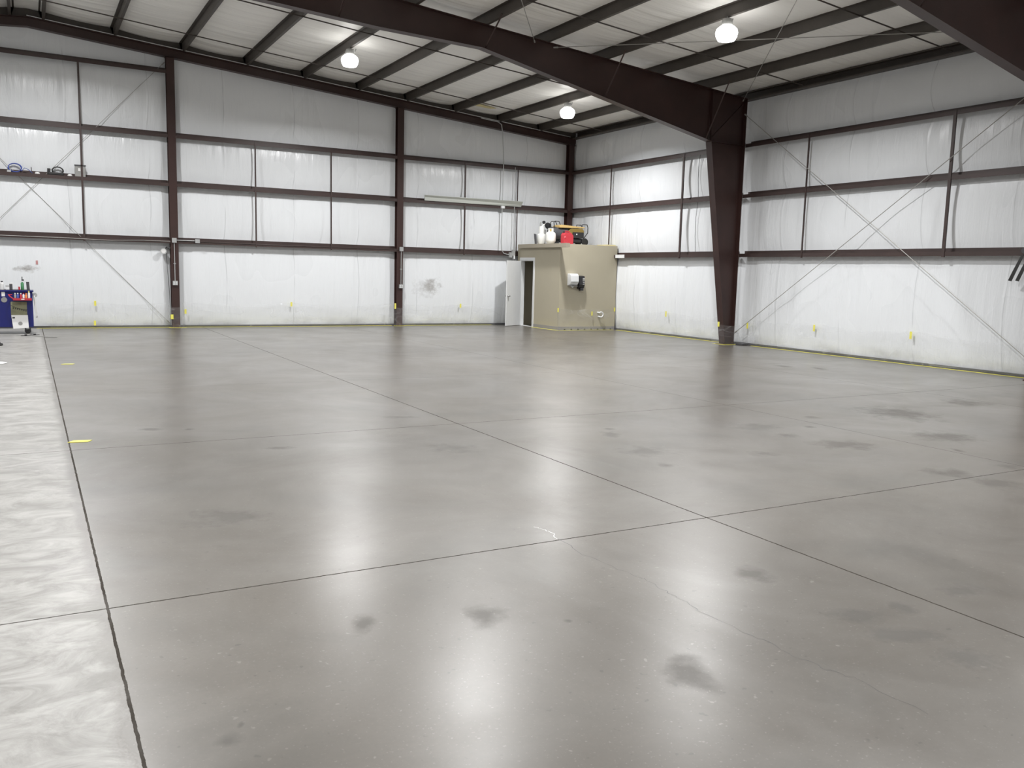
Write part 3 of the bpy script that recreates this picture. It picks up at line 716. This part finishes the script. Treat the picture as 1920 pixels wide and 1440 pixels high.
MB().box(-2.24, -2.14, -.07, -.005, 2.10, 2.26).box(-2.14, -2.04, -.07, -.005, 2.16, 2.34).build('box', 'galv', r)
MB().box(-2.10, -2.05, -.08, -.07, 2.06, 2.16).build('receptacle', 'white', r)
MB().tube([(-2.09, -.03, 2.34), (-2.09, -.03, 4.85)], .009, 6).build('riser', 'galv', r)
def drop(x, zb, lab, side=None):
    r = empty('outlet_drop', (x, -.03, zb), lab, 'outlet')
    MB().box(x-.055, x+.055, -.06, -.002, 2.17, 2.29).build('junction_box', 'galv', r)
    MB().tube([(x, -.02, 2.2), (x, -.02, zb+.05)], .011, 8).build('conduit', 'galv', r)
    MB().box(x-.028, x+.028, -.03, -.002, zb+.48, zb+.50).build('clip', 'galv', r)
    MB().box(x-.06, x+.06, -.055, -.002, zb-.06, zb+.05).build('outlet_box', 'galv', r)
    for dx in (-.03, .03):
        for dz in (-.03, .015): MB().box(x+dx-.015, x+dx+.015, -.058, -.055, zb+dz-.012, zb+dz+.014).build('receptacle', 'white', r)
    if side:
        MB().tube([(x+.05, -.02, 2.235), (side, -.02, 2.235)], .012, 8).build('cross_conduit', 'galv', r)
        MB().box(side-.02, side+.09, -.06, -.002, 2.18, 2.28).build('end_box', 'galv', r)
drop(-12.03, 1.15, 'outlet box at the end of a conduit on the left end-wall column', -11.50)
drop(-5.82, 1.16, 'outlet box at the end of a conduit on the middle end-wall column')
r = empty('flood_light', (-12.28, .06, 1.95), 'small round work light clamped beside the left end-wall column', 'work light')
MB().lathe([(.02, .12), (.05, .10), (.075, .02), (.078, .0), (.07, .0), (.0, .03)], (-12.29, -.0, 1.95), 18, 'y').build('reflector', 'galv', r, True)
MB().lathe([(0, -.0), (.055, -.004), (.055, .01), (0, .01)], (-12.29, .0, 1.95), 18, 'y').build('glass', 'paper', r, True)
MB().tube([(-12.26, .1, 2.0), (-12.20, .1, 2.05), (-12.12, .05, 2.02)], .018, 6).build('clamp', 'black', r)
MB().tube([(-12.22, .10, 1.98), (-12.20, .08, 1.6), (-12.17, .08, 1.1), (-12.15, .08, .6), (-12.16, .06, .02)], .006, 6).build('cable', 'black', r, True)
r = empty('conduit', (-12.8, -.01, 2.2), 'thin pale conduit clipped along the lowest girt left of the left column', 'conduit')
MB().tube([(-17.5, -.008, 2.205), (-16, -.008, 2.195), (-14.6, -.008, 2.19), (-13.5, -.008, 2.17), (-12.8, -.008, 2.20), (-12.12, -.008, 2.2)], .008, 6).build('pipe', 'rod', r, True)
r = empty('conduit', (-8.8, -.01, 2.2), 'thin pale conduit clipped along the lowest girt of the middle bay', 'conduit')
MB().tube([(-11.4, -.008, 2.215), (-9, -.008, 2.20), (-7, -.008, 2.21), (-5.88, -.008, 2.21)], .008, 6).build('pipe', 'girt', r, True)
# sticker on the vinyl
r = empty('sticker', (-15.13, .14, 1.58), 'small dark red and white sticker on the wall vinyl above the blue cart', 'sticker')
MB().box(-15.16, -15.10, .135, .139, 1.53, 1.63).build('backing', 'paper', r)
for k in range(4): MB().box(-15.155+.004*(k % 2), -15.107, .131, .135, 1.54+k*.024, 1.552+k*.024).build('printed_mark', 'redp', r)
# shelf stuff on the second girt, far left
ZS = ROWS[1]+.006
def coil(cx, cy, cz, R_, n, r0, rr, mat, name, lab, cat, sq=.8):
    pts = []
    for k in range(n*16):
        a = 2*PI*k/16; q = R_*(1+.12*math.sin(k*.37)); pts.append((cx+q*math.cos(a), cy+.012*math.sin(k*.5)+.02*(k/(n*16)), cz+q*sq*math.sin(a)))
    e = empty(name, (cx, cy, cz), lab, cat)
    MB().tube(pts, rr, 6).build('loops', mat, e, True); return e
e = coil(-15.49, .09, ZS+.105, .135, 4, 0, .010, 'bluehose', 'hose_coil', 'coiled blue air hose standing on the second girt at the far left', 'hose', .72)
MB().tube([(-15.37, .09, ZS+.04), (-15.30, .07, ZS+.12), (-15.22, .08, ZS+.09), (-15.14, .09, ZS+.012)], .007, 6).build('tail', 'bluehose', e, True)
MB().box(-15.66, -15.58, .04, .12, ZS, ZS+.05).build('coupling', 'galv', e)
e = coil(-14.60, .09, ZS+.10, .115, 3, 0, .013, 'rubber', 'cord_coil', 'coiled black power cord on the second girt next to the grey box', 'cord', .78)
MB().box(-14.82, -14.48, .04, .14, ZS, ZS+.07).build('cord_pile', 'rubber', e, bevel=.02)
MB().box(-14.83, -14.76, .05, .12, ZS+.07, ZS+.15).build('plug_block', 'black', e)
e = empty('electrical_box', (-14.12, .06, ZS), 'grey metal electrical box standing on the second girt', 'electrical box')
MB().box(-14.24, -14.01, .0, .12, ZS, ZS+.27).build('case', 'grey', e, bevel=.006)
MB().box(-14.25, -14.00, -.012, .0, ZS+.25, ZS+.28).build('lid_lip', 'dgrey', e)
MB().box(-14.17, -14.12, -.004, .0, ZS+.13, ZS+.20).build('label_plate', 'paper', e)
e = MB().tube([(-15.16, .09, ZS), (-15.16, .09, ZS+.15)], .010, 6).build('metal_peg', 'dgrey'); tag(e, 'short upright metal peg on the second girt between the two coils', 'peg')
for x, lb in ((-14.35, 'crumpled pale rag between the black cord and the grey box'), (-15.04, 'small pale scrap beside the upright peg on the second girt')):
    m = MB(); m.lathe([(0, 0), (.06, .0), (.05, .03), (.03, .05), (0, .045)], (x, .08, ZS), 7); tag(m.build('rag', 'paper'), lb, 'rag')
# ------------------------------------------------------------------ blue cart
C = empty('tool_cart', (-15.7, -1.45, 0), 'blue steel tool cart on casters at the left edge of the room', 'tool cart')
MB().box(-16.35, -15.26, -1.75, -1.15, .15, .93).build('cabinet', 'blue', C, bevel=.012)
MB().box(-16.37, -15.24, -1.77, -1.13, .93, .965).build('top_tray', 'blue', C, bevel=.006)
MB().box(-16.30, -15.30, -1.70, -1.18, .966, .972).build('top_mat', 'black', C)
for x, y in ((-15.38, -1.64), (-16.24, -1.64), (-15.38, -1.25), (-16.24, -1.25)):
    w_ = MB().lathe([(0, -.02), (.06, -.018), (.065, 0), (.06, .018), (0, .02)], (x, y, .066), 20, 'y').build('caster', 'black', C, True)
    MB().box(x-.03, x+.03, y-.026, y+.026, .10, .15).build('caster_fork', 'galv', w_)
MB().lathe([(.05, 0), (.058, 0), (.058, .004), (.05, .004)], (-15.81, -1.757, .755), 22, 'y').box(-15.84, -15.78, -1.756, -1.753, .745, .765).box(-15.83, -15.80, -1.756, -1.753, .725, .742).build('emblem', 'grey', C)
MB().box(-15.855, -15.79, -1.754, -1.750, .83, .925).build('paper_label', 'paper', C)
r = empty('wall_calendar', (-15.55, -1.76, .45), 'calendar with olive picture above a white page, hung on the blue cart', 'calendar')
MB().box(-15.69, -15.38, -1.762, -1.757, .42, .715).build('picture', 'art', r)
for k in range(7):
    x = -15.65+k*.04; z = .59-.012*abs(k-6)*0 - .010*k
    MB().box(x, x+.018, -1.765, -1.762, z-.03, z).build('dark_figure', 'black', r)
MB().tube([(-15.69, -1.764, .64), (-15.6, -1.764, .585), (-15.5, -1.764, .555), (-15.38, -1.764, .54)], .003, 4).build('drawn_line', 'black', r)
m = MB(); m.v = [(-15.69, -1.763, .42), (-15.37, -1.763, .42), (-15.36, -1.79, .14), (-15.66, -1.79, .12), (-15.69, -1.758, .42), (-15.37, -1.758, .42), (-15.36, -1.785, .14), (-15.66, -1.785, .12)]
m.f = [(0,1,2,3),(7,6,5,4),(0,4,5,1),(1,5,6,2),(2,6,7,3),(3,7,4,0)]; m.build('page', 'paper', r)
MB().lathe([(0, 0), (.042, 0), (.042, .004), (0, .004)], (-15.52, -1.785, .235), 18, 'y').build('round_print', 'grey', r)
MB().box(-15.67, -15.62, -1.77, -1.766, .33, .38).build('logo_print', 'dgrey', r)
r = empty('magnetic_tray', (-15.46, -1.85, .78), 'red tray hooked on the side of the blue cart holding bottles', 'tray')
MB().box(-15.64, -15.28, -1.93, -1.752, .75, .758).box(-15.64, -15.28, -1.93, -1.924, .758, .80).box(-15.64, -15.634, -1.924, -1.752, .758, .80).box(-15.286, -15.28, -1.924, -1.752, .758, .80).build('pan', 'redp', r)
MB().box(-15.48, -15.42, -1.934, -1.931, .765, .785).build('logo_print', 'paper', r)
MB().tube([(-15.64, -1.92, .79), (-15.70, -1.90, .84), (-15.72, -1.85, .87), (-15.66, -1.80, .87)], .012, 8).build('handle', 'redp', r, True)
def bottle(x, y, z, R_, h, mat, cap, lab, trig=False):
    r = empty('bottle', (x, y, z), lab, 'bottle', 'bottles on the blue cart')
    MB().lathe([(0, 0), (R_, 0), (R_, h*.72), (R_*.55, h*.82), (R_*.4, h*.86), (0, h*.86)], (x, y, z), 16).build('body', mat, r, True)
    MB().lathe([(0, h*.86), (R_*.62, h*.86), (R_*.62, h), (0, h)], (x, y, z), 14).build('cap', cap, r, True)
    if trig: MB().box(x-.012, x+.035, y-.012, y+.012, z+h, z+h+.03).tube([(x, y, z+h+.02), (x, y, z+h+.09)], .009, 6).build('trigger', 'black', r)
for x, mt, cp, lb in ((-15.595, 'grey', 'white', 'white-capped pale bottle at the left of the red tray'), (-15.545, 'bluehose', 'white', 'white-capped blue bottle in the red tray'),
                      (-15.485, 'redp', 'paper', 'red aerosol bottle in the middle of the red tray'), (-15.435, 'paper', 'redp', 'slim white bottle in the red tray'),
                      (-15.385, 'orange', 'orange', 'orange bottle in the red tray'), (-15.33, 'paper', 'tape', 'white bottle with yellow cap at the right of the red tray')):
    bottle(x, -1.85, .759, .021, .15 if cp != 'tape' else .20, mt, cp, lb)
ZC = .9725
bottle(-15.45, -1.60, ZC, .032, .20, 'green', 'white', 'green spray bottle standing on the blue cart', True)
bottle(-15.84, -1.62, ZC, .036, .19, 'paper', 'dgrey', 'clear round bottle standing at the left of the blue cart')
def cartbox(x0, x1, y0, y1, h, mat, lab, nm, cat):
    r = empty(nm, ((x0+x1)/2, (y0+y1)/2, ZC), lab, cat)
    MB().box(x0, x1, y0, y1, ZC, ZC+h*.85).build('body', mat, r, bevel=.004); MB().box(x0-.003, x1+.003, y0-.003, y1+.003, ZC+h*.85, ZC+h).build('lid', 'paper' if mat != 'paper' else 'grey', r, bevel=.002)
cartbox(-15.70, -15.64, -1.68, -1.62, .15, 'dgrey', 'small dark tin with pale lid on the blue cart', 'tin', 'tin')
cartbox(-15.77, -15.70, -1.70, -1.60, .09, 'paper', 'pale tub beside the dark tin on the blue cart', 'tub', 'tub')
cartbox(-15.53, -15.495, -1.66, -1.58, .08, 'redp', 'small red box left of the green spray bottle', 'small_box', 'box')
r = MB().poly([(-15.36, -1.64, .80), (-15.30, -1.64, .80), (-15.315, -1.64, 1.15), (-15.375, -1.64, 1.15)], .02, 1)
o = r.build('side_rack', 'dgrey', C); o['label'] = 'dark upright paddle'
MB().lathe([(0, 0), (.045, .0), (.05, .02), (.02, .05), (0, .05)], (-15.215, -1.62, .86), 16, 'y').build('side_dish', 'galv', C, True)
m = MB().grid(lambda u, v: (-15.235+.05*(1-v)*(.4+.6*u)+.012*math.sin(u*9), -1.70+.30*u, .35+.50*v), frange(0, 1, .1), frange(0, 1, .1)); o = m.build('towel', 'paper', smooth=True)
o.modifiers.new('thick', 'SOLIDIFY').thickness = .004
tag(o, 'pale shop towel hanging on the right side of the blue cart', 'towel')
# things on the floor by the cart
o = MB().tube([(-15.95, -2.15, .006), (-15.71, -2.32, .006), (-15.5, -2.15, .006), (-15.35, -2.3, .006), (-15.2, -2.62, .006), (-15.05, -2.75, .006), (-14.84, -2.91, .006)], .006, 6).build('extension_cord', 'grey', smooth=True)
tag(o, 'thin grey cord lying on the floor in front of the blue cart', 'cord')
for x, y, lb in ((-15.42, -2.33, 'nearer flat dark clamp on the floor in front of the blue cart'), (-15.25, -2.12, 'dark clamp lying on the floor near the right caster of the cart')):
    o = MB().poly([(x-.10, y, .005), (x-.02, y-.05, .005), (x+.09, y+.01, .005), (x+.02, y+.06, .005)], .010, 2).box(x-.03, x+.02, y-.02, y+.03, .01, .03).build('clamp', 'black'); tag(o, lb, 'clamp')
e = empty('air_hose', (-15.93, -4.65, 0), 'ring of black hose on the floor at the left edge', 'hose')
MB().tube([(-15.93+.11*math.cos(a), -4.65+.16*math.sin(a), .02) for a in [2*PI*k/20 for k in range(20)]], .02, 8, True).build('loop', 'rubber', e, True)
MB().tube([(-15.93+.07*math.cos(a), -4.65+.11*math.sin(a), .052) for a in [2*PI*k/20 for k in range(20)]], .018, 8, True).build('inner_loop', 'rubber', e, True)
o = MB().lathe([(0, 0), (.17, 0), (.18, .006), (.15, .012), (0, .014)], (-15.86, -7.98, 0), 28).build('round_pad', 'paper', smooth=True); tag(o, 'flat white round pad on the floor at the left edge', 'pad')
# ------------------------------------------------------------------ hanging straps at the right edge
r = empty('rubber_strap', (-.03, -14.62, 2.2), 'two-tailed black rubber strap hanging from the lowest girt at the right edge', 'strap')
for dy in (0, -.13):
    m = MB(); m.v = []
    for k in range(7):
        t = k/6; yy = -14.72+dy + .19*t; zz = 2.16-.46*t; ww = .022+.010*t
        m.v += [(-.03-.01*math.sin(t*3), yy-ww, zz), (-.03-.01*math.sin(t*3), yy+ww, zz+.012), (-.024, yy+ww, zz+.012), (-.024, yy-ww, zz)]
    m.f = [(4*k+i, 4*k+(i+1) % 4, 4*k+4+(i+1) % 4, 4*k+4+i) for k in range(6) for i in range(4)] + [(3,2,1,0), (24,25,26,27)]
    m.build('tail', 'rubber', r)
MB().lathe([(0, -.02), (.055, -.02), (.055, .03), (0, .03)], (-.03, -14.75, 2.24), 16, 'x').build('hook', 'dgrey', r, True)
# white strip stands in for light caught on the lowest girt
o = MB().box(-.016, -.001, -3.0, -2.56, ROWS[0]-.085, ROWS[0]+.012).build('girt_highlight', 'white'); tag(o, 'short white strip painting the light caught on the lowest girt right of the beige room', 'painted highlight')
# wires beside the straps
def cable(pts, lab, r=.006):
    o = MB().tube(pts, r, 5).build('cable', 'dgrey', smooth=True); tag(o, lab, 'cable', 'loose cables on the walls')
cable([(.10, -5.98+.05*math.sin(t), z) for t, z in ((0, 4.84), (1.2, 4.5), (2.2, 4.2), (3.1, 3.72))], 'slack dark cable on the right wall left of the tapered column, upper panel')
cable([(.10, -5.98+.06*math.sin(t), z) for t, z in ((0, 3.62), (1.2, 3.2), (2.2, 2.7), (3.1, 2.3))], 'slack dark cable on the right wall left of the tapered column, lower panel')
# scrap of yellow insulation showing in the roof
o = MB().poly([(-3.3, -.95, ztop(-3.3)+.12), (-3.4, -.70, ztop(-3.4)+.14), (-4.0, -.75, ztop(-4.0)+.12), (-4.05, -.95, ztop(-4.05)+.12)], .02, 2).build('insulation_scrap', 'board')
tag(o, 'torn yellow insulation scrap in the roof beside the back wall', 'insulation')

# ------------------------------------------------------------------ masking film and yellow tape
def film(fn, us, vs, lab):
    o = MB().grid(fn, us, vs).build('masking_film', 'film', smooth=True); tag(o, lab, 'plastic film', 'clear masking film along the wall feet')
def pleat(s, z, tabs, h):
    # radiating creases from every tape tab
    d = 0
    for t in tabs:
        dx = s-t; r_ = math.hypot(dx, (h-z)); a = math.atan2(dx, h-z+.001)
        d += .016*math.sin(a*17+t*3)*math.exp(-r_*1.1)*min(1, r_*4)
    return d + .006*math.sin(s*5+z*9) + .004*math.sin(z*31+s*2)
def topz(s, tabs, h):
    e = min(abs(s-t) for t in tabs); return h - .10*min(1, e/1.2)
def film_back(a, b, tabs, h, lab):
    film(lambda u, v: (u, .105+pleat(u, v*h, tabs, h) - .06*0, .012 + v*(topz(u, tabs, h))), frange(a, b, .035), frange(0, 1, .04), lab)
def film_right(a, b, tabs, h, lab):
    film(lambda u, v: (.105+pleat(u, v*h, tabs, h), u, .012 + v*(topz(u, tabs, h))), frange(a, b, .035), frange(0, 1, .04), lab)
film_back(-14.9, -12.2, [-13.90, -12.23], .62, 'clear film along the left bay, left of the left end-wall column')
film_back(-11.85, -6.0, [-11.81, -9.01, -5.98], .64, 'clear film along the middle bay of the back wall')
film_back(-5.70, -2.1, [-3.83, -5.7], .62, 'clear film along the corner bay left of the open door')
film_right(-7.42, -2.62, [-2.62, -4.90, -7.40], .66, 'clear film on the right wall between the beige room and tapered column')
film_right(-15.9, -7.80, [-7.80, -10.10, -12.55, -15.6], .66, 'clear film on the right wall below the cross bracing')
film(lambda u, v: (u, YF-.035+.6*pleat(u, v*.6, [-1.95, -.75, .06], .6), .012+v*topz(u, [-1.95, -.75, .06], .62)), frange(-1.95, .06, .04), frange(0, 1, .05), 'clear film across the front of the beige room')
# film wrapped round column feet
def wrap(x0, x1, y0, y1, h, lab):
    P = [(x0, y1), (x0, y0), (x1, y0), (x1, y1)]; Ls = [math.dist(P[i], P[i+1]) for i in range(3)]; tot = sum(Ls)
    def f(u, v):
        q = u*tot
        for i in range(3):
            if q <= Ls[i]+1e-6: break
            q -= Ls[i]
        a, b = P[i], P[i+1]; t = q/Ls[i]; k = .010*math.sin(u*37+v*5)+.006*math.sin(v*23)
        return (a[0]+(b[0]-a[0])*t+k, a[1]+(b[1]-a[1])*t-abs(k), .012+v*h*(1-.18*math.sin(u*PI)))
    o = MB().grid(f, frange(0, 1, .03), frange(0, 1, .08)).build('masking_film', 'film', smooth=True); tag(o, lab, 'plastic film', 'clear masking film along the wall feet')
wrap(-12.20, -11.84, -.06, .08, .62, 'clear film wrapped round the foot of the left end-wall column')
wrap(-6.02, -5.68, -.06, .08, .62, 'clear film wrapped round the foot of the middle end-wall column')
wrap(-.50, .08, -7.80, -7.42, .55, 'clear film wrapped round the foot of the tapered frame column')
# tabs
def tab(x0, x1, y0, y1, z0, z1, lab):
    cx, cy, cz = (x0+x1)/2, (y0+y1)/2, (z0+z1)/2
    o = MB().box(x0, x1, y0, y1, z0, z1).build('tape_tab', 'tape'); tag(o, lab, 'tape', 'yellow tape tabs holding the film')
for x, z, lb in ((-13.90, .62, 'upper yellow tape tab on the left bay film, between cart and left column'), (-13.92, .13, 'yellow tape tab low on the left bay film'),
                 (-9.01, .62, 'yellow tape tab on the film in the middle bay'), (-11.78, .42, 'yellow tape tab just right of the left end-wall column'),
                 (-3.83, .60, 'yellow tape tab on the film below the sooty smudge')):
    tab(x-.025, x+.025, .072, .078, z-.07, z+.05, lb)
tab(-12.17, -12.10, -.09, -.084, .22, .34, 'yellow tape knot at the foot of the left end-wall column brace rod')
tab(-6.04, -5.99, -.09, -.084, .50, .66, 'yellow tape tab left of the middle end-wall column')
for y, z, lb in ((-4.92, .62, 'yellow tape tab on the right wall film left of the tapered column'), (-10.12, .58, 'yellow tape tab on the right wall under the cross of the rods'),
                 (-12.57, .60, 'yellow tape tab on the right wall nearest the viewer'), (-8.05, .50, 'yellow tape tab just right of the tapered column')):
    tab(.072, .078, y-.025, y+.025, z-.09, z+.06, lb)
tab(-.535, -.529, -7.72, -7.66, .44, .56, 'yellow tape tab on the foot of the tapered column')
for x, z, lb in ((-1.95, .60, 'yellow tape tab at the left corner of the beige room'), (-.76, .50, 'yellow tape tab left of the white pipe loop'), (.055, .62, 'yellow tape tab at the right corner of the beige room')):
    tab(x-.022, x+.022, YF-.066, YF-.060, z-.07, z+.05, lb)
# tape along the floor
def ftape(pts, w, lab):
    m = MB(); P = [Vector((x, y, 0)) for x, y in pts]; Q = []
    for a, b in zip(P[:-1], P[1:]):
        n = max(1, int((b-a).length/.25)); Q += [a.lerp(b, k/n) for k in range(n)]
    Q.append(P[-1]); n = len(Q)
    for i, q in enumerate(Q):
        t = (Q[min(i+1, n-1)]-Q[max(i-1, 0)]).normalized(); s_ = Vector((-t.y, t.x, 0)); j = .006*math.sin(i*1.7)
        for off, z in ((-w/2, .001), (w/2, .001), (w/2, .004), (-w/2, .004)): m.v.append(tuple(q+s_*(off+j)+Vector((0, 0, z))))
    m.f = [(4*k+i, 4*k+(i+1) % 4, 4*k+4+(i+1) % 4, 4*k+4+i) for k in range(n-1) for i in range(4)] + [(3,2,1,0), tuple(4*n-4+i for i in range(4))]
    o = m.build('floor_tape', 'tape'); tag(o, lab, 'tape', 'yellow tape along the floor')
ftape([(-15.2, .07), (-12.16, .06)], .075, 'yellow tape strip on the floor under the left bay')
ftape([(-12.20, -.06), (-12.0, -.12), (-11.80, -.06)], .08, 'yellow tape round the foot of the left end-wall column')
ftape([(-11.80, .06), (-6.06, .06)], .075, 'yellow tape strip on the floor under the middle bay')
ftape([(-6.05, -.05), (-5.85, -.11), (-5.66, -.05)], .07, 'yellow tape round the foot of the middle end-wall column')
ftape([(-5.64, .06), (-2.75, .06)], .075, 'yellow tape strip on the floor left of the open door')
ftape([(-1.97, -1.08), (-1.97, -2.54), (.02, -2.56)], .07, 'wide yellow tape round the foot of the beige room')
ftape([(.06, -2.66), (.06, -7.36)], .075, 'yellow tape strip on the floor from the beige room to the tapered column')
ftape([(-.42, -7.42), (-.44, -7.82), (-.02, -7.84)], .08, 'yellow tape round the foot of the tapered column')
ftape([(.05, -8.25), (.05, -17.5)], .075, 'yellow tape strip on the floor below the cross bracing')
for x, y, lb in ((-14.85, -8.4, 'farther yellow tape scrap on the floor joint'), (-15.0, -15.12, 'nearer yellow tape scrap on the floor joint')):
    o = MB().poly([(x-.09, y-.02, .003), (x+.07, y-.05, .003), (x+.11, y+.03, .003), (x-.04, y+.06, .003)], .004, 2).build('tape_scrap', 'tape'); tag(o, lb, 'tape')
o = MB().box(-.12, .06, -8.12, -7.88, 0, .05).build('anchor_block', 'dgrey', bevel=.01); tag(o, 'small dark block on the floor right of the tapered column', 'block')
